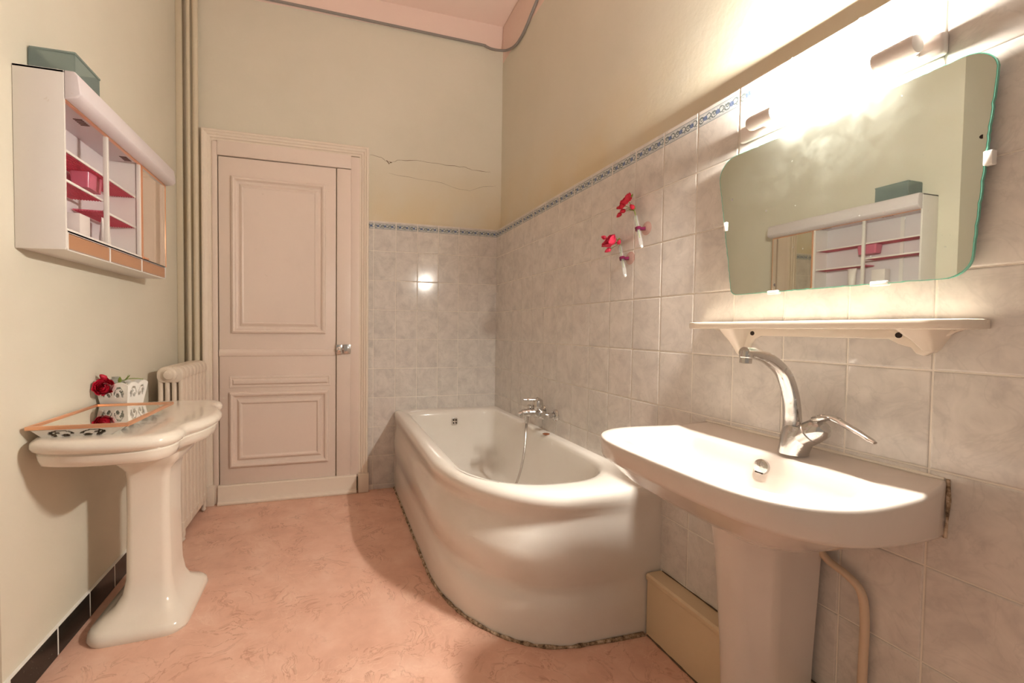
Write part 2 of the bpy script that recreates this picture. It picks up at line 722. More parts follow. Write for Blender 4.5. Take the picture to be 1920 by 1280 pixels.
# hairline cracks in the plaster of the back wall
def ribbon(pts, w, y):
    V, F = [], []
    for i, (x, z) in enumerate(pts):
        ww = w * random.uniform(.5, 1.3) * (.3 if i in (0, len(pts) - 1) else 1)
        V += [(x, y, z - ww), (x, y, z + ww), (x, y + .002, z - ww), (x, y + .002, z + ww)]
    for i in range(len(pts) - 1):
        a = 4 * i
        F += [(a, a + 4, a + 5, a + 1), (a, a + 2, a + 6, a + 4), (a + 1, a + 5, a + 7, a + 3)]
    return V, F


def jag(pts, n=4, amp=.004):
    out = []
    for (x0, z0), (x1, z1) in zip(pts[:-1], pts[1:]):
        for k in range(n):
            s = k / n
            out.append((x0 + (x1 - x0) * s, z0 + (z1 - z0) * s + (random.uniform(-amp, amp) if k else 0)))
    out.append(pts[-1])
    return out


ck = [(-.93, 2.273), (-.852, 2.265), (-.816, 2.244), (-.78, 2.237), (-.743, 2.259), (-.632, 2.270), (-.538, 2.268), (-.40, 2.262), (-.265, 2.266), (-.205, 2.250), (-.062, 2.252)]
obj('plaster_crack', ribbon(jag(ck), .0012, -.0006), 'crack_dark', wall_back, 0)
obj('plaster_crack', ribbon(jag([(-.818, 2.25), (-.80, 2.228), (-.792, 2.238), (-.78, 2.240)], 3, .002), .0035, -.0007), 'crack_dark', wall_back, 0)
obj('plaster_crack', ribbon(jag([(-.80, 2.165), (-.6, 2.145), (-.42, 2.135), (-.3, 2.105), (-.22, 2.10), (-.12, 2.14), (-.02, 2.155)], 4, .003), .0006, -.0005), 'crack_dark', wall_back, 0)

# ------------------------------------------------------------------ door
DX0, DX1, DZ = -1.935, -.937, 2.305


def ustrip(x0, x1, z1, prof, z0=0.):
    """moulding run up, over and down round an opening: prof = [(inset, proud)]"""
    V, F = [], []
    for i, pr in prof:
        V += [(x0 + i, -pr, z0), (x0 + i, -pr, z1 - i), (x1 - i, -pr, z1 - i), (x1 - i, -pr, z0)]
    for k in range(len(prof) - 1):
        for j in range(3):
            a = 4 * k + j
            F.append((a, a + 1, a + 5, a + 4))
    return V, F


def rloft(x0, x1, z0, z1, prof, cap=True):
    """rectangular panel profile: prof = [(inset, proud)]"""
    return loft([[(x0 + i, -pr, z0 + i), (x1 - i, -pr, z0 + i), (x1 - i, -pr, z1 - i), (x0 + i, -pr, z1 - i)] for i, pr in prof], False, cap)


casing = struct('trim_1', ustrip(DX0, DX1, DZ, [(0, 0), (0, .040), (.006, .046), (.014, .046), (.018, .040), (.030, .036), (.034, .030), (.044, .027), (.048, .020), (.060, .018), (.062, .004)], .0), 'casing_paint', smooth=25)
for x0, x1 in ((DX0 - .006, DX0 + .064), (DX1 - .064, DX1 + .006)):
    obj('plinth_block', box(x0, x1, -.052, 0., 0, .125, .004), 'casing_paint', casing)
door = struct('door_1', box(-1.845, -1.148, -.020, -.001, .118, 2.152, .002), 'door_paint', smooth=30)
# fixed frame round the leaf
fr = struct('trim_2', join(box(DX0 + .055, -1.851, -.026, -.001, 0, 2.24, .003), box(-1.142, -1.052, -.026, -.001, .1, 2.152, .003),
                           box(-1.052, DX1 - .055, -.018, -.001, .1, 2.24, .002), box(-1.851, -1.052, -.030, -.001, 2.157, 2.245, .003)), 'door_paint', smooth=30)
Y0 = .0195
obj('panel', rloft(-1.775, -1.212, 1.066, 2.040, [(0, Y0), (.004, Y0 + 0.0160), (.014, Y0 + 0.0224), (.022, Y0 + 0.0192), (.030, Y0 + 0.0048), (.036, Y0 + 0.0016), (.046, Y0 + 0.0016), (.054, Y0 + 0.0096), (.064, Y0 + 0.0144), (.072, Y0 + 0.0104)]), 'door_paint', door, 20)
obj('panel', rloft(-1.790, -1.192, .222, .700, [(0, Y0), (.004, Y0 + 0.0160), (.014, Y0 + 0.0224), (.024, Y0 + 0.0192), (.032, Y0 + 0.0048), (.044, Y0 + 0.0016), (.060, Y0 + 0.0192), (.068, Y0 + 0.0200), (.078, Y0 + 0.0112)]), 'door_paint', door, 20)
obj('panel', rloft(-1.790, -1.178, .724, .800, [(0, Y0), (.003, Y0 + 0.0048), (.012, Y0 + 0.0064), (.018, Y0 + 0.0032), (.028, Y0 + 0.0160), (.036, Y0 + 0.0176)]), 'door_paint', door, 20)
# lock-rail moulding
obj('rail_moulding', prism([(-.019, .922), (-.027, .926), (-.031, .938), (-.031, .952), (-.026, .964), (-.019, .968)], 'x', -1.845, -1.149), 'door_paint', door, 25)
# kick board with rounded foot bead
kb = struct('trim_3', prism([(-.002, 0), (-.058, 0), (-.062, .006), (-.062, .014), (-.056, .022), (-.046, .026), (-.044, .030), (-.042, .112), (-.036, .118), (-.002, .118)], 'x', -1.852, -1.012), 'casing_paint', smooth=30)
# rim latch: two chrome boxes with a turn button
lk = thing('door_latch', 'small chrome rim latch with turn knob on the right side of the panelled door', 'latch', (-1.10, -.026, .968))
obj('case', box(-1.146, -1.106, -.050, -.0262, .934, .998, .004), 'chrome', lk)
obj('keeper', box(-1.098, -1.052, -.048, -.0262, .938, 1.000, .004), 'chrome', lk)
obj('bolt', rod((-1.108, -.038, .968), (-1.096, -.038, .968), .006), 'chrome', lk)
obj('knob', lathe((-1.127, -.050, .967), (0, -1, 0), [(0, .007), (.008, .006), (.010, .016), (.018, .017), (.022, .012), (.023, 0)], 18), 'chrome_bright', lk)
obj('button', box(-1.088, -1.066, -.053, -.048, .946, .986, .002), 'chrome', lk)

# ------------------------------------------------------------------ bathtub
TC = (-.36, -.80)


def tub_outline(e, xr=-.0108, yb=-.0108):
    e0 = e
    e *= .85
    xl, yf = -.752 - e, -1.672 - e
    pts = [(xr, yb), (xl + .015, yb), (xl, yb - .015)]
    ax, ay, cx, cyy = .44 + e * .4, .62, None, None
    cx, cyy = xl + ax, yf + ay
    for k in range(33):
        a = math.pi + (math.pi / 2) * k / 32
        ca, sa = math.cos(a), math.sin(a)
        pts.append((cx + ax * math.copysign(abs(ca) ** .93, ca), cyy + ay * math.copysign(abs(sa) ** .93, sa)))
    pts.append((xr, yf - .008))
    # the wave dies out towards both walls
    out = []
    for x, y in pts:
        kx = min(1, max(0, (-x - .03) / .22))
        ky = .35 + .65 * min(1, max(0, -y / .9))
        yy = y + e * (1 - kx) if y < -1.4 else y
        xx = x + e * (1 - ky) if x < -.6 else x
        out.append((xx, yy))
    return out


def tub_inner(i, z):
    """inner rim outline shrunk by i"""
    x0, x1, y0, y1 = -.668 + i, -.062 - i * .6, -.105 - i, -1.545 + i * 1.3
    return rpoly([(x1, y0), (x0, y0), (x0, y1), (x1, y1)], [.07, .07, .36 - i * .4, .25 - i * .3], 14)


angs = [2 * math.pi * k / 144 for k in range(144)]
for cx_, cy_ in ((-.0108, -.0108), (-.0108, -1.68), (-.767, -.0108)):
    angs.append(math.atan2(cy_ - TC[1], cx_ - TC[0]) % (2 * math.pi))
angs = sorted(angs)
rings = []
prof = [(0., 0.), (.09, .0), (.13, -.002), (.16, -.012), (.185, -.021), (.21, -.014), (.25, .004), (.30, .016), (.34, .014), (.39, -.004), (.43, -.015), (.455, -.012), (.48, .002), (.50, .010), (.515, .012), (.53, .006), (.540, -.008), (.544, -.028)]
for z, e in prof:
    rings.append([(x, y, z) for x, y in polar(tub_outline(e), TC, angs)])
for i, z in ((-.030, .544), (-.012, .540), (-.002, .531), (.004, .515), (.012, .47), (.022, .38), (.036, .26), (.058, .17), (.095, .135), (.14, .125)):
    rings.append([(max(min(x, -.0108), -.75), min(y, -.0108), z) for x, y in polar(tub_inner(i, z), TC, angs)])
tub = thing('bathtub', 'large white enamel bathtub with wavy rounded front built into the tiled corner', 'bathtub', (-.38, -.85, 0))
obj('shell', loft(rings), 'tub_enamel', tub, 50)
# dirty bead of sealant where the tub meets the lino
bead = [Vector((x, y, .003)) for x, y in tub_outline(.004) if x < -.02 and y < -.02]
bead = [Vector((-.754, -.02, .003))] + bead[1:]
fine = []
for p, q in zip(bead[:-1], bead[1:]):
    m_ = max(1, int((q - p).length / .02))
    fine += [p.lerp(q, k / m_) for k in range(m_)]
fine += [bead[-1], Vector((-.2, -1.682, .003)), Vector((-.08, -1.684, .003))]
obj('sealant', tube(fine, [.006 * random.uniform(.7, 1.5) for _ in fine], 8), 'caulk', tub, 60, label='dirty cracked sealant bead along the floor')
# overflow on the back inner wall
ov = obj('overflow', join(prism(rpoly([(-.372, .445), (-.332, .445), (-.332, .493), (-.372, .493)], .010, 5), 'y', -.130, -.117, .003)), 'chrome', tub)
for dx, dz in ((-.009, .010), (.009, .010), (-.009, -.010), (.009, -.010)):
    obj('overflow_hole', rod((-.352 + dx, -.1312, .469 + dz), (-.352 + dx, -.1296, .469 + dz), .0055, n=12), 'hole', ov)
obj('rust_mark', lathe((-.05, -.875, .5425), (0, 0, 1), [(0, .022), (.0018, .018), (.0022, 0)], 16), 'rust', tub, label='brown rust mark on the rim')

# bath mixer
TP = thing('bath_mixer', 'old chrome bath mixer tap on the tiles above the tub', 'tap', (-.0105, -.85, .64))
YA, YB_, ZM, XM = -.905, -.765, .652, -.085
for yy in (YA, YB_):
    obj('wall_flange', lathe((-.0105, yy, .648), (-1, 0, 0), [(0, .034), (.004, .034), (.012, .028), (.016, .016), (.017, .0)], 24), 'chrome', TP)
    obj('elbow', join(tube(spline([(-.02, yy, .648), (-.05, yy, .649), (XM + .01, yy + (.006 if yy < -.82 else -.006), ZM)], 5), .011, 12), lathe((-.038, yy, .6485), (-1, 0, 0), [(0, .016), (.018, .016)], 6)), 'chrome', TP)
obj('body', tube(spline([(XM, YA - .004, ZM), (XM, YA + .03, ZM), (XM, -.835, ZM + .004), (XM, YB_ - .03, ZM), (XM, YB_ + .004, ZM)], 6), [.016] * 3 + [.024] * 19 + [.016] * 3, 18), 'chrome', TP)
obj('cartridge', lathe((XM, -.835, ZM + .008), (0, 0, 1), [(-.012, .026), (.02, .030), (.045, .030), (.060, .025), (.068, .012), (.069, 0)], 24), 'chrome', TP)
obj('lever', tube(spline([(XM + .018, -.835, .712), (XM - .005, -.835, .724), (XM - .035, -.83, .726), (XM - .065, -.823, .726), (XM - .080, -.820, .727)], 5), [.015] * 6 + [.009] * 8 + [.007] * 7, 12, flat=1.3), 'chrome', TP)
obj('spout', tube(spline([(XM, -.835, ZM), (XM - .05, -.825, ZM), (XM - .075, -.818, ZM - .003), (XM - .100, -.812, ZM - .012)], 6), [.025] * 7 + [.022] * 7 + [.018] * 5, 16), 'chrome', TP)
obj('diverter', join(rod((XM - .045, -.826, ZM + .012), (XM - .045, -.826, ZM + .035), .007), lathe((XM - .045, -.826, ZM + .030), (0, 0, 1), [(0, .011), (.012, .011), (.015, .006)], 16)), 'chrome', TP)
obj('hose_union', lathe((XM - .060, -.823, ZM - .012), (0, 0, -1), [(0, .011), (.03, .011), (.032, .009), (.045, .009)], 12), 'chrome', TP)
hp = spline([(XM - .060, -.823, ZM - .05), (XM - .062, -.822, .55), (XM - .068, -.82, .45), (XM - .085, -.81, .33), (XM - .12, -.79, .22), (XM - .18, -.75, .155), (XM - .28, -.68, .138), (XM - .38, -.70, .136)], 40)
obj('shower_hose', tube(hp, [.0068 if (k % 2) else .0055 for k in range(len(hp))], 10), 'chrome_hose', TP, 0)

# ------------------------------------------------------------------ boxed ledge along the right wall
led = struct('trim_4', join(box(-.070, -.0108, -2.75, -1.684, .0, .205), prism([(-.0108, .205), (-.074, .205), (-.076, .210), (-.076, .222), (-.070, .228), (-.0108, .229)], 'y', -2.75, -1.684)), 'ledge_paint', smooth=30)
obj('dirt_seam', tube(jag3 := [Vector((-.0115, -1.69 - .03 * k, .2300 + random.uniform(-.0006, .0006))) for k in range(34)], [.0022 * random.uniform(.6, 1.5) for _ in jag3], 6), 'dirt', led, 0)
obj('dirt_seam', tube(jag3 := [Vector((-.071, -1.69 - .02 * k, .002)) for k in range(52)], [.0030 * random.uniform(.5, 1.5) for _ in jag3], 6), 'dirt', led, 0)

# ------------------------------------------------------------------ wash basin on pedestal (right wall)
SY = -2.145       # centre line
SCN = (-.235, SY)
XW = -.0108       # tile face


def basin_outer(e=0.):
    half = [(XW, .282), (-.09, .298), (-.18, .311), (-.28, .317), (-.35, .306), (-.405, .274), (-.440, .218), (-.454, .14), (-.457, .0)]
    sm = [(p.x, p.y) for p in spline([Vector((x, y, 0)) for x, y in half], 5)]
    pts = [(x, SY + y) for x, y in sm] + [(x, SY - y) for x, y in reversed(sm[:-1])]
    out = []
    for i, (x, y) in enumerate(pts):
        a, b = Vector(pts[max(i - 1, 0)]), Vector(pts[min(i + 1, len(pts) - 1)])
        tn = (b - a).normalized()
        out.append((min(XW, x + tn.y * e), y - tn.x * e))
    return out


def basin_bowl(i):
    return rpoly([(-.125 - i * .8, SY + .268 - i), (-.375 + i, SY + .245 - i), (-.375 + i, SY - .245 + i), (-.125 - i * .8, SY - .268 + i)], [.05, .11, .11, .05], 10)


sa = sorted([2 * math.pi * k / 120 for k in range(120)] + [math.atan2(s * .282, XW - SCN[0]) % (2 * math.pi) for s in (1, -1)])


def sring(outl, zf, sx=None):
    return [(x, y, zf(x, y)) for x, y in polar(outl, SCN, sa)]


ztop = lambda x, y: .806 + .014 * max(0, 1 - (-x) / .13) ** 1.0
zskirt = lambda x, y: .700 + .052 * min(1, -x / .46)
def under(s, z):
    o = basin_outer(-.004)
    c = (-.15, SY - .01)
    return [(min(XW, c[0] + (x - c[0]) * s), c[1] + (y - c[1]) * s, z if z > 0 else 0) for x, y in polar(o, SCN, sa)]
R_ = []
R_.append(under(.30, .615))
R_.append(under(.42, .630))
R_.append(under(.62, .662))
R_.append([(x, y, min(zskirt(*q), .70 + .0 * x)) for (x, y, z), q in zip(under(.82, .69), polar(basin_outer(), SCN, sa))])
R_.append(sring(basin_outer(-.010), lambda x, y: zskirt(x, y) - .002))
R_.append(sring(basin_outer(-.003), lambda x, y: zskirt(x, y) + .002))
R_.append(sring(basin_outer(0), lambda x, y: zskirt(x, y) + .010))
R_.append(sring(basin_outer(.003), lambda x, y: ztop(x, y) - .012))
R_.append(sring(basin_outer(.002), lambda x, y: ztop(x, y) - .003))
R_.append(sring(basin_outer(-.003), lambda x, y: ztop(x, y)))
R_.append(sring(basin_outer(-.018), lambda x, y: ztop(x, y) - .001))
R_.append(sring(basin_bowl(-.014), lambda x, y: .803))
R_.append(sring(basin_bowl(-.004), lambda x, y: .799))
R_.append(sring(basin_bowl(.003), lambda x, y: .790))
R_.append(sring(basin_bowl(.012), lambda x, y: .765))
R_.append(sring(basin_bowl(.026), lambda x, y: .735))
R_.append(sring(basin_bowl(.052), lambda x, y: .710))
R_.append(sring(basin_bowl(.085), lambda x, y: .700))
R_ = [[(min(x, XW), y, z) for x, y, z in r] for r in R_]
wb = thing('wash_basin', 'white pedestal wash basin under the mirror on the tiled wall', 'sink', (-.17, SY, 0))
obj('basin', loft(R_), 'porcelain_pink', wb, 55)
obj('overflow_cover', lathe((-.134, -2.150, .768), (-1, 0, .25), [(0, .019), (.003, .0195), (.007, .0185), (.009, .014), (.0095, 0)], 24), 'chrome', wb)
obj('overflow_slot', box(-.1465, -.1445, -2.160, -2.140, .7535, .7565), 'hole', wb)
obj('drain', lathe((-.25, SY, .7005), (0, 0, 1), [(0, .03), (.003, .028), (.0035, 0)], 24), 'chrome', wb)
pc = SY + .004
def pring(z, hw, d):
    return [(x, y, z) for x, y in rpoly([(-.030, pc + hw), (-d * .72, pc + hw * .98), (-d, pc + hw * .45), (-d, pc - hw * .45), (-d * .72, pc - hw * .98), (-.030, pc - hw)], [.005, .05, .05, .05, .05, .005], 7)]
obj('pedestal', loft([pring(0, .068, .205), pring(.02, .066, .203), pring(.3, .072, .215), pring(.55, .083, .236), pring(.615, .088, .246), pring(.66, .092, .250)]), 'porcelain_pink', wb, 40)
obj('wall_sealant', tube([(XW - .002, SY - .285, .822), (XW - .002, SY - .287, .78), (XW - .002, SY - .286, .74), (XW - .002, SY - .284, .705)], [.003, .004, .002, .0035], 8), 'caulk', wb)
obj('wall_sealant', tube([Vector((XW - .002, SY - .28 + .04 * k, .8205)) for k in range(15)], [.0035 * random.uniform(.7, 1.4) for _ in range(15)], 8), 'porcelain_cream', wb)

# basin mixer
FX, FY = -.085, -2.188
fm = thing('basin_mixer', 'chrome swan-neck basin mixer with side lever on the wash basin ledge', 'tap', (FX, FY, .811))
body = []
for s, (dx, dy, dz, rx, ry) in enumerate([(0, 0, 0, .032, .030), (0, 0, .004, .032, .030), (0, -.004, .020, .031, .032), (0, -.010, .045, .028, .038), (0, -.014, .062, .026, .038), (0, -.016, .070, .022, .032)]):
    body.append([(FX + dx + rx * math.cos(2 * math.pi * k / 28), FY + dy + ry * math.sin(2 * math.pi * k / 28), .8105 + dz) for k in range(28)])
obj('body', loft(body), 'chrome', fm, 40)
obj('valve_head', lathe((FX, FY - .012, .848), (0, -.78, .63), [(0, .026), (.035, .027), (.037, .025), (.039, .027), (.060, .025), (.070, .017), (.073, 0)], 28), 'chrome', fm, 40)
obj('lever', tube(spline([(FX - .004, FY - .052, .905), (FX - .006, FY - .085, .915), (FX - .012, FY - .125, .902), (FX - .020, FY - .175, .882)], 6), [.016] * 4 + [.012] * 5 + [.010] * 6 + [.0085] * 3 + [.005], 14, flat=.55, upv=(0, 0, 1)), 'chrome', fm, 40)
sp_ = spline([(FX, FY + .004, .868), (FX - .001, FY + .004, .90), (FX - .010, FY + .004, .955), (FX - .036, FY + .004, 1.008), (FX - .082, FY + .004, 1.042), (FX - .125, FY + .004, 1.056), (FX - .160, FY + .004, 1.060)], 7)
obj('spout', tube(sp_, [.0185 - .006 * k / (len(sp_) - 1) for k in range(len(sp_))], 18, flat=1.1), 'chrome', fm, 45)
obj('aerator', lathe((FX - .152, FY + .004, 1.062), (-.10, 0, -1), [(0, .013), (.014, .0145), (.016, .0125), (.028, .0125), (.029, .009), (.030, 0)], 20), 'chrome', fm, 35)

# supply pipe below the basin
obj_pipe = obj('supply_pipe', tube(spline([(-.035, -2.205, .655), (-.035, -2.210, .60), (-.033, -2.235, .565), (-.030, -2.275, .548), (-.028, -2.303, .525), (-.027, -2.312, .47), (-.027, -2.312, .36), (-.027, -2.310, .235)], 8), .0085, 12), 'supply_pipe', None, org=(-.03, -2.31, .23))
tag(obj_pipe, 'thin painted water pipe bending down the tiles below the basin', 'pipe')

# ------------------------------------------------------------------ glass shelf of porcelain under the mirror
sh = thing('porcelain_shelf', 'cream porcelain shelf with bracket ends under the mirror', 'shelf', (-.05, -2.14, 1.11))
ys0, ys1 = -1.842, -2.478
plan = rpoly([(XW, ys0), (-.075, ys0 - .004), (-.098, ys0 - .045), (-.098, ys1 + .045), (-.075, ys1 + .004), (XW, ys1)], [0, .02, .05, .05, .02, 0], 6)
obj('board', join(prism(plan, 'z', 1.116, 1.136, .004)), 'shelf_porcelain', sh, 40)
apr = [(-1.885, 1.117), (-1.935, 1.106), (-1.960, 1.086), (-1.974, 1.055), (-1.984, 1.034), (-2.002, 1.030), (-2.010, 1.045), (-2.014, 1.073), (-2.026, 1.088), (-2.046, 1.097),
       (-2.334, 1.095), (-2.352, 1.084), (-2.372, 1.078), (-2.380, 1.066), (-2.392, 1.062), (-2.406, 1.072), (-2.416, 1.096), (-2.436, 1.112), (-2.45, 1.117)]
obj('back_plate', prism(apr, 'x', -.026, XW, .003), 'shelf_porcelain', sh, 40)
for yc, hw, zb in ((-1.985, .028, 1.036), (-2.398, .030, 1.070)):
    rr = []
    for q, dpt, w in ((0, .088, hw * 1.25), (.22, .074, hw), (.45, .056, hw * .78), (.68, .042, hw * .6), (.88, .032, hw * .45), (1., .022, hw * .25)):
        z = 1.117 + (zb - 1.117) * q
        o_ = rpoly([(XW, yc + w), (-dpt, yc + w * .7), (-dpt, yc - w * .7), (XW, yc - w)], [0, w * .6, w * .6, 0], 5)
        rr.append([(x, y, z) for x, y in o_])
    obj('corbel', loft(rr), 'shelf_porcelain', sh, 50)
for yy in (-2.024, -2.352):
    obj('screw_hole', rod((-.0268, yy, 1.104), (-.0255, yy, 1.104), .0062, n=14), 'hole', sh)

# ------------------------------------------------------------------ mirror
mr = thing('wall_mirror', 'frameless wall mirror with rounded corners and green glass edge under the lamp', 'mirror', (-.03, -2.2, 1.22))
mo = rpoly([(-1.900, 1.627), (-2.484, 1.632), (-2.457, 1.214), (-1.958, 1.216)], [.055, .045, .040, .022], 10)
# ragged, chipped rim
cm = Vector((-2.2, 1.42))
mo2 = []
for i in range(len(mo)):
    a, b = Vector(mo[i]), Vector(mo[(i + 1) % len(mo)])
    n_ = max(1, int((b - a).length / .008))
    for k in range(n_):
        q = a.lerp(b, k / n_)
        j = random.choice([0, 0, 0, .0005, .0013]) if (b - a).length > .1 else 0
        mo2.append(tuple(q + (cm - q).normalized() * j))
gl = obj('glass', prism(mo2, 'x', -.0265, -.0325), 'glass_edge', mr, 0, label='green glass edge')
inner = [tuple(Vector(q) + (cm - Vector(q)).normalized() * .0022) for q in mo2]
obj('silvered_face', prism(inner, 'x', -.0327, -.0321), 'mirror_silver', mr, 0)
obj('backing', prism(inner, 'x', -.0245, -.0263), 'mirror_back', mr, 0)
for yy, zz, a, b in ((-1.934, 1.425, .005, .013), (-2.474, 1.428, .006, .013), (-2.085, 1.215, .014, .005), (-2.318, 1.216, .015, .005)):
    obj('clip', join(box(-.0365, -.022, yy - a, yy + a, zz - b, zz + b, .0015)), 'bracket_white', mr)
for yy, zz, s in ((-1.955, 1.50, .004), (-2.06, 1.44, .0025), (-2.465, 1.47, .004), (-2.09, 1.235, .004)):
    obj('foxing_spot', rod((-.0329, yy, zz), (-.0326, yy + .0001, zz), s, n=9), 'hole', mr)

# ------------------------------------------------------------------ tube lamp
lp = thing('tube_lamp', 'lit white tube lamp with two end caps above the mirror', 'lamp', (-.0105, -2.19, 1.68))
obj('base', box(-.030, -.0105, -2.405, -1.968, 1.658, 1.702, .006, 3), 'lamp_white', lp)
LX, LZ = -.068, 1.680
obj('glowing_tube', lathe((LX, -2.100, LZ), (0, -1, 0), [(0, .0165), (.22, .0165)], 24), 'tube_glow', lp)
for y0, s in ((-2.100, 1), (-2.32, -1)):
    obj('end_cap', lathe((LX, y0, LZ), (0, s, 0), [(-.002, .0190), (.060, .0195), (.066, .0175), (.068, .012), (.068, 0)], 24), 'lamp_white', lp)
    obj('holder', box(LX + .006, -.028, min(y0 + s * .02, y0 + s * .05), max(y0 + s * .02, y0 + s * .05), LZ - .010, LZ + .010, .003), 'lamp_white', lp)

# ------------------------------------------------------------------ roses in wall vials
def bloom(c, ax, r, layers=5):
    """nested ruffled cups of petals round the axis"""
    c, ax = Vector(c), Vector(ax).normalized()
    u, v = frame_of(ax)
    parts = []
    for L in range(layers):
        f_ = L / (layers - 1)
        n = 3 + (L + 1) // 2
        rl = r * (.30 + .70 * f_)
        top_a = .25 + .85 * f_              # polar angle of the upper edge
        for k in range(n):
            a0 = 2 * math.pi * (k + .37 * L) / n + random.uniform(-.2, .2)
            wd = 2 * math.pi / n * .68
            ta = top_a + random.uniform(-.12, .12)
            V, F = [], []
            K = 6
            for i in range(K):
                q = i / (K - 1)
                th_ = 2.5 + (ta - 2.5) * q
                for j in range(K):
                    w = j / (K - 1) * 2 - 1
                    az = a0 + w * wd * (.55 + .45 * math.sin(math.pi * min(1, q * .75 + .1)))
                    edge = q ** 4
                    rr = rl * (1 + .30 * edge * (.4 + f_) - .10 * w * w * (1 - edge)) * (1 + .05 * math.sin(az * 9 + L))
                    tt = th_ + .22 * w * w * q
                    V.append(c + ax * (rr * math.cos(tt) * .85) + (u * math.cos(az) + v * math.sin(az)) * (rr * math.sin(tt)))
            for i in range(K - 1):
                for j in range(K - 1):
                    a = i * K + j
                    F.append((a, a + 1, a + K + 1, a + K))
            parts.append((V, F))
    return join(*parts)


def bud(c, ax, r):
    return lathe(Vector(c) - Vector(ax).normalized() * r * .9, ax, [(0, r * .30), (r * .4, r * .72), (r * .9, r * .82), (r * 1.6, r * .62), (r * 2.1, r * .34), (r * 2.35, r * .12), (r * 2.4, .0)], 12)


def leaf(c, d, L, w, nrm=(0, 0, 1)):
    c, d = Vector(c), Vector(d).normalized()
    s = d.cross(Vector(nrm)).normalized()
    nn = s.cross(d).normalized()
    V, F = [], []
    for i in range(7):
        q = i / 6
        ww = w * math.sin(math.pi * (q * .92 + .04))
        p = c + d * L * q + nn * L * .25 * q * q
        V += [p - s * ww + nn * ww * .3, p, p + s * ww + nn * ww * .3]
    for i in range(6):
        a = 3 * i
        F += [(a, a + 1, a + 4, a + 3), (a + 1, a + 2, a + 5, a + 4)]
    return V, F


def vial(y, z, lab, flow, flab):
    """test-tube vase leaning from (y,z) at its ring"""
    ring_c = Vector((-.038, y, z))
    d = Vector((-.05, -.36, -1)).normalized()
    th_ = thing('wall_vial', lab, 'vase', (-.0105, y, z))
    p0, p1 = ring_c - d * .055, ring_c + d * .085
    # thick-walled glass tube, closed round foot
    u, v = frame_of(d)
    prof = [(0, .0062), (0, .0080), (.006, .0072), (.125, .0072), (.134, .006), (.139, .003), (.140, 0)]
    obj('glass_tube', lathe(p0, d, prof, 18), 'clear_glass', th_, 40)
    obj('base_bead', lathe(p0 + d * .128, d, [(0, .0045), (.006, .0055), (.010, .002)], 12), 'bracket_white', th_, 40)
    obj('ring', lathe(ring_c - d * .006, d, [(0, .0078), (0, .0108), (.012, .0108), (.012, .0078)], 20), 'ring_purple', th_)
    obj('stud', rod(ring_c + Vector((.006, 0, 0)), Vector((-.014, y - .012, z)), .0065, .0075, 14), 'ring_purple', th_)
    obj('suction_cup', lathe((-.0106, y - .016, z), (-1, 0, 0), [(0, .026), (.0015, .026), (.004, .018), (.008, .008), (.009, 0)], 24), 'suction_pink', th_)
    top_ = p0
    fl = thing('rose_sprig', flab, 'flower', tuple(ring_c))
    obj('stem', tube(spline([ring_c + d * .04, ring_c, top_, top_ + Vector((0, .006, .02))], 5), .0016, 8), 'stem_green', fl)
    return fl, top_


f1, t1 = vial(-1.553, 1.502, 'thin glass vial with purple ring on the tiles, nearer the mirror and higher', None, 'tall sprig of red roses with drooping bud in the higher glass vial')
c1 = t1 + Vector((0, .01, .025))
for nm, q, r_ in (('bloom', (-.058, -1.508, 1.626), .021), ('bloom', (-.060, -1.482, 1.608), .016)):
    obj('stem', tube(spline([t1, c1, Vector(q) * .6 + c1 * .4 + Vector((0, 0, .004)), Vector(q)], 5), .0014, 8), 'stem_green', f1)
    obj(nm, bloom(q, (-.6, .25, .6), r_), 'rose_red', f1, 60)
for q, ax, r_ in (((-.05, -1.455, 1.580), (-.2, .8, -.5), .011), ((-.052, -1.480, 1.588), (-.2, .7, .1), .011), ((-.048, -1.530, 1.590), (-.2, .5, .7), .011)):
    obj('stem', tube(spline([t1, c1, c1 * .4 + Vector(q) * .6 + Vector((0, 0, .008)), Vector(q)], 5), .0012, 8), 'stem_green', f1)
    b_ = obj('bud', bud(q, ax, r_), 'rose_red', f1, 50)
    obj('sepal', join(*[leaf(Vector(q) - Vector(ax).normalized() * r_ * .6, Vector(ax).normalized() + Vector((.4 * math.cos(k * 2.1), .4 * math.sin(k * 2.1), .2)), .014, .003) for k in range(3)]), 'leaf_green', b_, 0)
for dd in ((-.5, -.6, .3), (-.3, .2, .9), (-.4, -.3, .8), (-.6, .5, .1)):
    obj('leaf', leaf(c1, dd, .022, .005), 'leaf_green', f1, 0)
obj('leaf', leaf((-.05, -1.52, 1.625), (-.1, -.9, .5), .022, .004), 'leaf_green', f1, 0)

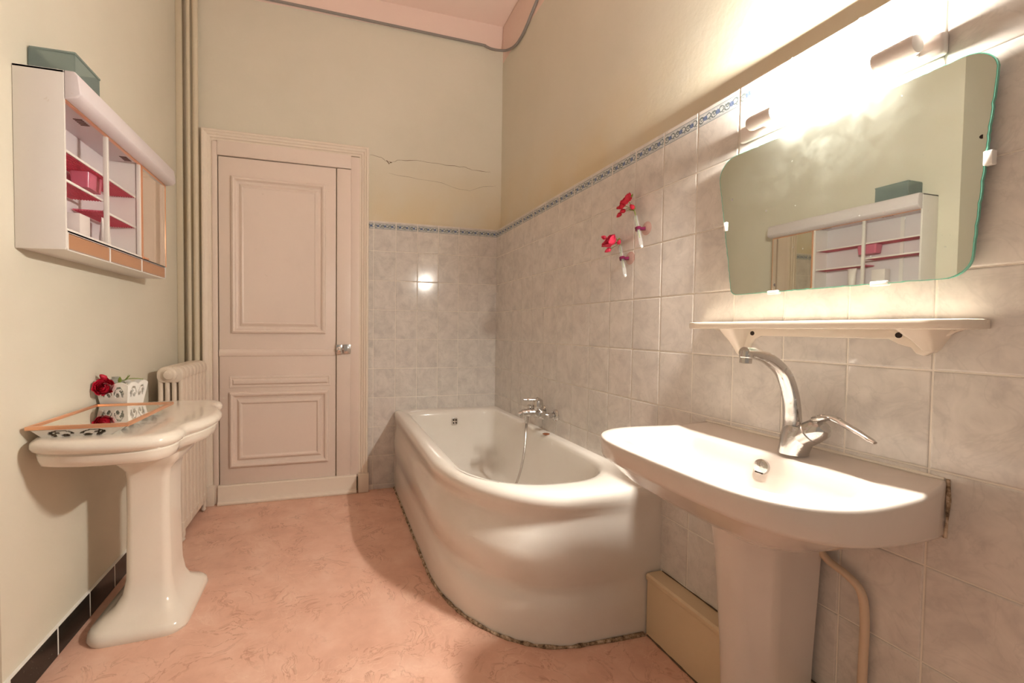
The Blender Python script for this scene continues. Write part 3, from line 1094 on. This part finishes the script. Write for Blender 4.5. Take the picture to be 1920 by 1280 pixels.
f2, t2 = vial(-1.462, 1.402, 'thin glass vial with purple ring on the tiles, farther from the mirror and lower', None, 'full pink-red rose with buds in the lower glass vial')
c2 = t2 + Vector((0, .006, .012))
obj('bloom', bloom((-.062, -1.412, 1.478), (-.65, .1, .65), .026, 5), 'rose_pink', f2, 60)
obj('stem', tube(spline([t2, c2, Vector((-.056, -1.415, 1.480))], 5), .0018, 8), 'stem_green', f2)
for q, ax, r_ in (((-.056, -1.364, 1.505), (-.3, .8, .4), .011), ((-.055, -1.395, 1.447), (-.4, .5, -.3), .012), ((-.048, -1.452, 1.468), (-.2, -.7, .5), .010)):
    obj('stem', tube(spline([c2, c2 * .4 + Vector(q) * .6, Vector(q)], 5), .0012, 8), 'stem_green', f2)
    b_ = obj('bud', bud(q, ax, r_), 'rose_pink', f2, 50)
    obj('sepal', join(*[leaf(Vector(q) - Vector(ax).normalized() * r_ * .6, Vector(ax).normalized() + Vector((.4 * math.cos(k * 2.1), .4 * math.sin(k * 2.1), .2)), .014, .003) for k in range(3)]), 'leaf_green', b_, 0)
for dd in ((-.5, .6, -.1), (-.3, -.4, .5), (-.5, .2, .6), (-.3, .7, .3)):
    obj('leaf', leaf(c2, dd, .026, .007), 'leaf_green', f2, 0)

# ------------------------------------------------------------------ radiator
rd = thing('radiator', 'cream cast-iron column radiator on the left wall beside the panelled door', 'radiator', (-1.955, -.28, 0))
nsec, pitch_ = 7, .064
sec = None
ry0 = -.500


def section_vf():
    """one cast section centred on y=0"""
    parts = []
    cols = [-2.000, -1.970, -1.940, -1.910]
    for x in cols:
        rings_ = []
        for z, w, h in ((.10, .011, .026), (.14, .0105, .024), (.80, .0105, .024), (.84, .011, .026)):
            rings_.append([(px_, py_, z) for px_, py_ in rpoly([(x - w, -h), (x + w, -h), (x + w, h), (x - w, h)], .009, 4)])
        parts.append(loft(rings_))
    for z0, z1 in ((.055, .115), (.825, .905)):
        o_ = rpoly([(-2.013, z0), (-1.897, z0), (-1.897, z1), (-2.013, z1)], [.03, .03, .035, .035] if z1 > .5 else [.02, .02, .01, .01], 6)
        parts.append(prism(o_, 'y', -.029, .029, .006))
    return join(*parts)


sec = obj('section', section_vf(), 'radiator_paint', rd, 45)
for k in range(1, nsec):
    copy_obj(sec, rd, (0, pitch_ * k, 0))
sec.location = (0, 0, 0)
for ch in list(rd.children):
    ch.location.y += ry0
obj('end_plug', lathe((-1.955, ry0 - .029, .866), (0, -1, 0), [(0, .034), (.006, .034), (.009, .027), (.012, .024), (.018, .022), (.020, .012), (.021, 0)], 6 * 4), 'radiator_paint', rd, 30)
obj('end_plug', lathe((-1.955, ry0 - .029, .085), (0, -1, 0), [(0, .026), (.006, .026), (.012, .018), (.016, 0)], 24), 'radiator_paint', rd, 30)
for yy in (ry0, ry0 + pitch_ * (nsec - 1)):
    for x in (-1.918, -1.992):
        obj('foot', tube(spline([(x, yy, .075), (x + (.008 if x > -1.95 else -.008), yy, .04), (x + (.004 if x > -1.95 else -.004), yy, .018), (x + (.012 if x > -1.95 else -.012), yy, .006)], 4), [.017, .016, .015, .013, .012, .011, .011, .011, .012, .013, .013, .012, .006], 10), 'radiator_paint', rd, 50)

# riser pipes in the corner
for x, yv, r_, lab in ((-1.962, -.040, .0155, 'thicker cream heating pipe rising in the corner next to the door frame'), (-1.998, -.045, .0105, 'thinner cream heating pipe rising in the corner nearest the left wall')):
    pp = obj('riser_pipe', rod((x, yv, .0), (x, yv, ZC), r_, n=18), 'pipe_paint', None, org=(x, yv, 0))
    tag(pp, lab, 'pipe')
trimc = struct('trim_5', box(XL, XL + .035, -.030, 0., .0, ZC, .004), 'pipe_paint')

# ------------------------------------------------------------------ pedestal table basin (left)
pt = thing('pedestal_stand', 'antique cream porcelain pedestal with serpentine top against the left wall', 'pedestal', (-1.87, -1.06, 0))
PCY = -1.085
ZP = .766


def top_outline(e):
    """half outline along wall, mirrored about PCY; x from wall outwards"""
    half = [(XL + .012, .285), (XL + .022, .315), (-2.025, .345), (-1.96, .368), (-1.88, .378), (-1.78, .376), (-1.71, .358), (-1.672, .318), (-1.660, .270), (-1.664, .222), (-1.655, .178), (-1.632, .125), (-1.615, .06), (-1.610, 0)]
    sm = [half[0]] + [tuple(p)[:2] for p in spline([Vector((x, y, 0)) for x, y in half[1:]], 5)]
    pts = [(x, PCY - y) for x, y in sm] + [(x, PCY + y) for x, y in reversed(sm[:-1])]
    # offset by e along the outward direction
    out = []
    for i, (x, y) in enumerate(pts):
        a, b = Vector(pts[max(i - 1, 0)]), Vector(pts[min(i + 1, len(pts) - 1)])
        tn = (b - a).normalized()
        nx, ny = tn.y, -tn.x
        out.append((max(XL + .012, x + nx * e), y + ny * e))
    return out


tr = []
for z, e in ((.688, -.045), (.690, -.028), (.694, -.020), (.712, -.014), (.726, -.012), (.730, -.016), (.734, -.010), (.740, -.001), (.750, .004), (.760, .003), (.768, -.003), (.7735, -.012), (.775, -.024), (.775, -.05)):
    tr.append([(x, y, z) for x, y in top_outline(e)])
tr = [[(x, y, z - .775 + ZP) for x, y, z in r] for r in tr]
obj('top', loft(tr), 'porcelain_cream', pt, 50)


def col_ring(z, x0, x1, hy, r_):
    return [(x, y, z) for x, y in rpoly([(x0, PCY + .02 + hy), (x0, PCY + .02 - hy), (x1, PCY + .02 - hy * .92), (x1, PCY + .02 + hy * .92)], [r_ * .8, r_, r_, r_ * .9], 8)]


cr = [col_ring(.0, -2.003, -1.694, .196, .07), col_ring(.012, -2.006, -1.688, .200, .07), col_ring(.030, -2.003, -1.692, .196, .07), col_ring(.042, -1.996, -1.702, .186, .07), col_ring(.056, -1.972, -1.722, .160, .06),
      col_ring(.080, -1.942, -1.742, .128, .05), col_ring(.115, -1.923, -1.755, .106, .04), col_ring(.17, -1.912, -1.764, .093, .03), col_ring(.40, -1.908, -1.770, .088, .025), col_ring(.54, -1.908, -1.768, .090, .025),
      col_ring(.575, -1.910, -1.762, .096, .025), col_ring(.595, -1.920, -1.744, .112, .025), col_ring(.612, -1.930, -1.730, .124, .025), col_ring(.640, -1.936, -1.722, .132, .025), col_ring(.682, -1.940, -1.716, .136, .025)]
obj('column', loft(cr), 'porcelain_cream', pt, 45)

# mirrored tray with copper frame and fretwork sides
ty = thing('mirror_tray', 'mirrored tray with copper frame and white fretwork sides lying on the pedestal top', 'tray', (-1.91, -1.22, 0.7660))
tx0, tx1, ty0, ty1 = -2.056, -1.790, -1.412, -1.006
obj('mirror_plate', box(tx0 + .004, tx1 - .004, ty0 + .004, ty1 - .004, 0.7955, 0.7995), 'tray_mirror', ty, 0)
for a in (box(tx0, tx1, ty0, ty0 + .011, 0.7930, 0.8045, .002), box(tx0, tx1, ty1 - .011, ty1, 0.7930, 0.8045, .002), box(tx0, tx0 + .011, ty0 + .011, ty1 - .011, 0.7930, 0.8045, .002), box(tx1 - .011, tx1, ty0 + .011, ty1 - .011, 0.7930, 0.8045, .002)):
    obj('frame_bar', a, 'copper', ty)


def fret_panel(p00, p10, p01, p11, thick, pat, nu, nv, scallop=None):
    """pierced panel: a fine quad grid on a bilinear patch, cells of the pattern left out, given thickness"""
    p00, p10, p01, p11 = map(Vector, (p00, p10, p01, p11))
    nrm = (p10 - p00).cross(p01 - p00).normalized() * thick
    V, F, idx = [], [], {}
    keep = set()
    for i in range(nu):
        for j in range(nv):
            u_, v_ = (i + .5) / nu, (j + .5) / nv
            if not pat(u_, v_):
                keep.add((i, j))
    def vid(i, j, k):
        if (i, j, k) not in idx:
            u_, v_ = i / nu, j / nv
            if scallop:
                v_ = v_ * scallop(u_)
            p = (p00 * (1 - u_) + p10 * u_) * (1 - v_) + (p01 * (1 - u_) + p11 * u_) * v_
            idx[(i, j, k)] = len(V)
            V.append(p + nrm * k)
        return idx[(i, j, k)]
    for i, j in keep:
        F.append((vid(i, j, 0), vid(i + 1, j, 0), vid(i + 1, j + 1, 0), vid(i, j + 1, 0)))
        F.append((vid(i, j, 1), vid(i, j + 1, 1), vid(i + 1, j + 1, 1), vid(i + 1, j, 1)))
        for (di, dj), e in (((-1, 0), ((i, j), (i, j + 1))), ((1, 0), ((i + 1, j + 1), (i + 1, j))), ((0, -1), ((i + 1, j), (i, j))), ((0, 1), ((i, j + 1), (i + 1, j + 1)))):
            if (i + di, j + dj) not in keep:
                (a, b), (c, d) = e
                F.append((vid(a, b, 0), vid(c, d, 0), vid(c, d, 1), vid(a, b, 1)))
    return V, F


def scroll(u_, v_):
    """two mirrored scroll cut-outs"""
    w = abs(u_ - .5) * 2          # 0 centre .. 1 edge
    if w < .06 or w > .86:
        return False
    d1 = math.hypot((w - .40) / .34, (v_ - .42) / .42)
    if .70 < d1 < 1.0 and v_ > .38:
        return True
    if math.hypot((w - .30) / .13, (v_ - .30) / .16) < 1:
        return True
    if math.hypot((w - .62) / .10, (v_ - .34) / .20) < 1 or math.hypot((w - .50) / .08, (v_ - .55) / .12) < 1:
        return True
    return False


b_ = .022
bx0, bx1, by0, by1 = tx0 + .030, tx1 - .060, ty0 + .030, ty1 - .02
ux0, ux1, uy0, uy1 = tx0 + .012, tx1 - .022, ty0 + .012, ty1 - .008
fl_ = lambda u_, v_: scroll(u_, .15 + v_ * .75)
obj('fret_side', fret_panel((bx0, by0, 0.76605), (bx1, by0, 0.76605), (ux0, uy0, 0.7930), (ux1, uy0, 0.7930), .004, fl_, 56, 12), 'bracket_white', ty, 0)
obj('fret_side', fret_panel((bx1, by1, 0.76605), (bx0, by1, 0.76605), (ux1, uy1, 0.7930), (ux0, uy1, 0.7930), .004, fl_, 56, 12), 'bracket_white', ty, 0)
obj('fret_side', fret_panel((bx1, by0, 0.76605), (bx1, by1, 0.76605), (ux1, uy0, 0.7930), (ux1, uy1, 0.7930), .004, fl_, 80, 12), 'bracket_white', ty, 0)
obj('fret_side', fret_panel((bx0, by1, 0.76605), (bx0, by0, 0.76605), (ux0, uy1, 0.7930), (ux0, uy0, 0.7930), .004, fl_, 80, 12), 'bracket_white', ty, 0)

# fretwork planter with rose
PX, PY, PZ = -1.994, -.938, .7665
pl = thing('fretwork_planter', 'small white flared planter with cut-out scrolls on the pedestal top behind the tray', 'planter', (PX, PY, PZ))
rz = R(-12)
rotp = lambda x, y, z: Vector((PX + x * math.cos(rz) - y * math.sin(rz), PY + x * math.sin(rz) + y * math.cos(rz), PZ + z))
bo, to, H_ = .046, .064, .118
scal = lambda u_: .90 + .10 * abs(math.sin(2 * math.pi * u_)) - (.06 * (1 - abs(u_ - .5) * 2) if False else 0)
cs = [(-1, -1), (1, -1), (1, 1), (-1, 1)]
pp_ = lambda u_, v_: v_ > .42 and scroll(u_, (v_ - .42) / .52)
for k in range(4):
    a, b = cs[k], cs[(k + 1) % 4]
    obj('fret_side', fret_panel(rotp(a[0] * bo, a[1] * bo, 0), rotp(b[0] * bo, b[1] * bo, 0), rotp(a[0] * to, a[1] * to, H_), rotp(b[0] * to, b[1] * to, H_), -.004, pp_, 40, 28, scal), 'bracket_white', pl, 0)
bt = [rotp(a * (bo - .002), b * (bo - .002), .001) for a, b in cs]
bt2 = [rotp(a * (bo - .001), b * (bo - .001), .006) for a, b in cs]
obj('bottom', loft([bt, bt2]), 'bracket_white', pl, 0)
gb = thing('glass_globe', 'small smoky glass globe sitting inside the white fretwork planter', 'ornament', tuple(rotp(-.030, .008, .05)))
gc = rotp(-.030, .005, .098)
obj('globe', lathe(gc - Vector((0, 0, .036)), (0, 0, 1), [(0, .008), (.006, .022), (.018, .033), (.034, .036), (.050, .031), (.062, .018), (.066, .012), (.072, .013)], 24), 'globe_glass', gb, 60)
rs = thing('cut_rose', 'red rose with bud and green stem lying across the white fretwork planter', 'flower', tuple(rotp(.0, -.04, .10)))
rc = rotp(-.022, -.070, .100)
obj('bloom', bloom(rc, (.15, -.8, .45), .027, 6), 'rose_red', rs, 60)
obj('bud', bud(rotp(-.040, -.045, .136), (-.3, -.6, .6), .014), 'rose_red', rs, 50)
obj('stem', tube(spline([rotp(-.012, -.05, .10), rotp(.015, -.02, .122), rotp(.04, .0, .128), rotp(.062, .03, .122)], 6), .0018, 8), 'stem_green', rs)
obj('stem', tube(spline([rotp(-.012, -.05, .10), rotp(-.030, -.045, .120), rotp(-.038, -.045, .130)], 6), .0015, 8), 'stem_green', rs)
for a, dd, L in (((.012, -.035, .112), (.3, -.5, .7), .03), ((.02, -.02, .120), (.8, -.3, .5), .035), ((.018, -.03, .114), (.8, -.5, -.1), .035), ((.025, -.02, .12), (.5, .2, .8), .028)):
    obj('leaf', leaf(rotp(*a), dd, L, .006), 'leaf_green', rs, 0)

# ------------------------------------------------------------------ wall cabinet
CB = thing('wall_cabinet', 'old white bathroom wall cabinet with pink shelves and a mirrored door', 'cabinet', (-2.01, -1.01, 1.335))
cx0, cx1 = XL + .001, -1.945
cy0, cy1 = -1.412, -.598
cz0, cz1 = 1.338, 1.862
T = .008
obj('side', prism([(cx0, cz0 - .006), (cx1 - .004, cz0 - .004), (cx1, cz0 + .004), (cx1, cz1), (cx0, cz1)], 'y', cy0, cy0 + T, .001), 'white_plastic', CB)
obj('side', prism([(cx0, cz0 - .006), (cx1 - .004, cz0 - .004), (cx1, cz0 + .004), (cx1, cz1), (cx0, cz1)], 'y', cy1 - T, cy1, .001), 'white_plastic', CB)
obj('back', box(cx0, cx0 + .006, cy0 + T, cy1 - T, cz0, cz1), 'mauve_plastic', CB, 0)
obj('bottom', box(cx0, cx1 - .004, cy0 + T, cy1 - T, cz0 - .004, cz0 + .004), 'white_plastic', CB, 0)
obj('shelf_floor', box(cx0 + .006, cx1, cy0 + T, cy1 - T, 1.387, 1.393), 'white_plastic', CB, 0)
zt_ = 1.783
tp_ = obj('ceiling_panel', box(cx0 + .006, cx1, cy0 + T, cy1 - T, zt_, zt_ + .006), 'mauve_plastic', CB, 0)
obj('top', box(cx0, cx1, cy0, cy1, cz1 - .006, cz1), 'white_plastic', CB, 0)
for y0 in (-1.262, -.942):
    for k in range(5):
        obj('vent_slot', box(-1.995, -1.970, y0 + k * .011, y0 + k * .011 + .005, zt_ - .0012, zt_ + .001), 'vent', tp_, 0)
# light pelmet
obj('pelmet', prism([(cx1, zt_ - .004), (cx1 + .032, zt_ + .004), (cx1 + .042, zt_ + .016), (cx1 + .036, cz1 - .010), (cx1 + .026, cz1 + .002), (cx1, cz1 + .002)], 'y', cy0 + .001, cy1 + .012, .004, 3), 'mauve_plastic', CB, 40)
obj('pelmet_strip', box(cx1 - .010, cx1 + .001, cy0 + T, cy1 - T, zt_ - .006, zt_ - .001), 'copper', CB, 0)
b1, b2 = cy0 + .268, cy0 + .539
for yb in (b1, b2):
    obj('divider', box(cx1 - .016, cx1 - .002, yb - .007, yb + .007, 1.393, zt_, .002), 'white_plastic', CB)
obj('partition', box(cx0 + .006, cx1 - .018, b2 - .003, b2 + .003, 1.393, zt_), 'white_plastic', CB, 0)
obj('front_rail', box(cx1 - .010, cx1, cy0 + T, cy1 - T, 1.386, 1.400, .002), 'white_plastic', CB)
obj('rear_rail', box(cx0 + .007, cx0 + .012, cy0 + .135, cy0 + .152, 1.395, zt_ - .002), 'white_plastic', CB, 0)


def ribbed(y0, y1, z, name):
    s_ = obj(name, box(cx0 + .012, cx1 - .020, y0, y1, z, z + .003), 'pink_plastic', CB, 0)
    n_ = 11
    for k in range(n_):
        x = cx0 + .016 + k * (cx1 - .020 - cx0 - .020) / (n_ - 1)
        obj('rib', box(x - .0012, x + .0012, y0 + .001, y1 - .001, z - .0025, z + .0002), 'pink_plastic', s_, 0)
    obj('front_edge', box(cx1 - .0215, cx1 - .017, y0, y1, z - .002, z + .006, .001), 'copper' if False else 'white_plastic', s_)


ribbed(cy0 + T + .001, b2 - .006, 1.640, 'shelf')
ribbed(cy0 + T + .001, b1 - .002, 1.550, 'shelf')
ribbed(b1 + .002, b2 - .006, 1.515, 'shelf')
# pink basket hanging under the upper shelf
bk = thing('pink_basket', 'small see-through pink basket hanging under the upper cabinet shelf', 'basket', (-2.0, b1 - .005, 1.60))
bxa, bxb, bya, byb = -2.045, -1.985, b1 - .045, b1 + .055
o_t = rpoly([(bxa, bya), (bxb, bya), (bxb, byb), (bxa, byb)], .010, 4)
o_b = rpoly([(bxa + .004, bya + .006), (bxb - .004, bya + .006), (bxb - .004, byb - .006), (bxa + .004, byb - .006)], .008, 4)
ins = rpoly([(bxa + .002, bya + .002), (bxb - .002, bya + .002), (bxb - .002, byb - .002), (bxa + .002, byb - .002)], .009, 4)
obj('tub', loft([[(x, y, 1.585) for x, y in o_b], [(x, y, 1.637) for x, y in o_t], [(x, y, 1.637) for x, y in ins], [(x, y, 1.588) for x, y in o_b]], True, True), 'basket_pink', bk, 40)
# three amber drawer fronts
for a, b in ((cy0 + T, b1), (b1, b2), (b2, cy1 - T)):
    dr = obj('drawer_front', prism([(cx1 - .006, 1.384), (cx1 - .001, 1.384), (cx1 - .001, 1.340), (cx1 - .008, 1.336)], 'y', a + .004, b - .004), 'amber_panel', CB, 0, label='amber see-through flap front')
    obj('lip', rod((cx1 - .002, a + .004, 1.339), (cx1 - .002, b - .004, 1.339), .0025, n=8), 'clear_glass', dr)
    obj('post', box(cx1 - .008, cx1 + .001, a - .003, a + .004, 1.335, 1.386), 'white_plastic', CB, 0)
# mirrored sliding door with copper frame
md = obj('mirror_door', box(cx1 - .004, cx1 + .001, b2 + .008, cy1 - .002, 1.392, zt_ - .008), 'mirror_door', CB, 0, label='mirrored sliding door')
for a in (box(cx1 - .005, cx1 + .003, b2 + .004, b2 + .012, 1.390, zt_ - .004, .001), box(cx1 - .005, cx1 + .003, b2 + .012, cy1 - .001, zt_ - .011, zt_ - .004, .001), box(cx1 - .005, cx1 + .003, cy1 - .004, cy1 - .001, 1.390, zt_ - .011, .001)):
    obj('frame_bar', a, 'copper', md)
obj('pull', box(cx1 + .001, cx1 + .006, b2 + .012, b2 + .06, 1.392, 1.400, .001), 'copper', md)

# things standing in the cabinet
ct = thing('cream_tube', 'white squeeze tube standing in the middle bay of the wall cabinet', 'tube', (-1.995, b1 + .075, 1.393))
TX, TY = -1.993, b1 + .078
rr = []
for z, a, b in ((.0, .014, .014), (.012, .014, .014), (.013, .018, .018), (.04, .019, .017), (.09, .022, .010), (.105, .024, .003), (.112, .024, .002)):
    rr.append([(TX + b * math.cos(2 * math.pi * k / 24), TY + a * math.sin(2 * math.pi * k / 24), 1.3935 + z) for k in range(24)])
obj('body', loft(rr[2:]), 'cream_tube', ct, 50)
obj('cap', loft(rr[:3]), 'bracket_white', ct, 40)
wbx = obj('cosmetic_box', box(-2.040, -1.995, b1 - .085, b1 - .020, 1.3935, 1.485, .001), 'box_white', None, org=(-2.018, b1 - .05, 1.3935))
tag(wbx, 'plain white carton standing in the left bay of the wall cabinet', 'box')

# grey see-through tray on top of the cabinet
gt = thing('plastic_bin', 'grey-green see-through bin standing on top of the wall cabinet', 'bin', (-2.0, -1.26, 1.862))
gx0, gx1, gy0, gy1, gz0, gz1 = -2.066, -1.948, -1.345, -1.195, 1.8625, 1.948
for a in (box(gx0, gx1, gy0, gy0 + .003, gz0 + .003, gz1), box(gx0, gx1, gy1 - .003, gy1, gz0 + .003, gz1), box(gx0, gx0 + .003, gy0 + .003, gy1 - .003, gz0 + .003, gz1), box(gx1 - .003, gx1, gy0 + .003, gy1 - .003, gz0 + .003, gz1)):
    obj('wall_panel', a, 'grey_glass', gt, 0)
obj('bottom', box(gx0, gx1, gy0, gy1, gz0, gz0 + .003), 'grey_glass', gt, 0)
rim_o = rpoly([(gx0, gy0), (gx1 + .003, gy0 - .002), (gx1 + .003, gy1 + .002), (gx0, gy1)], .004, 3)
rim_i = rpoly([(gx0 + .004, gy0 + .005), (gx1 - .004, gy0 + .005), (gx1 - .004, gy1 - .005), (gx0 + .004, gy1 - .005)], .004, 3)
obj('rim', loft([[(x, y, gz1) for x, y in rim_o], [(x, y, gz1 + .005) for x, y in rim_o], [(x, y, gz1 + .005) for x, y in rim_i], [(x, y, gz1) for x, y in rim_i], [(x, y, gz1) for x, y in rim_o]], False, False), 'grey_glass', gt, 30)

# ------------------------------------------------------------------ cable under the ceiling
cpts = [Vector((-2.03, -.010, 3.160)), Vector((-1.54, -.010, 3.156)), Vector((-1.0, -.010, 3.150)), Vector((-.5, -.010, 3.143)), Vector((-.15, -.010, 3.138)), Vector((-.118, -.012, 3.132)), Vector((-.08, -.035, 3.105)), Vector((-.04, -.07, 3.082)), Vector((.006, -.11, 3.066)),
        Vector((.012, -.238, 3.020)), Vector((.012, -.33, 3.015)), Vector((.012, -.404, 3.031)), Vector((.012, -.48, 3.062)), Vector((.012, -.551, 3.091)), Vector((.012, -.75, 3.17))]
cb_ = obj('ceiling_cable', tube(spline(cpts, 8), .0085, 10), 'cable_grey', None, org=(-1., -.01, 3.15))
tag(cb_, 'grey cable running under the pink ceiling and drooping across the corner', 'cable')
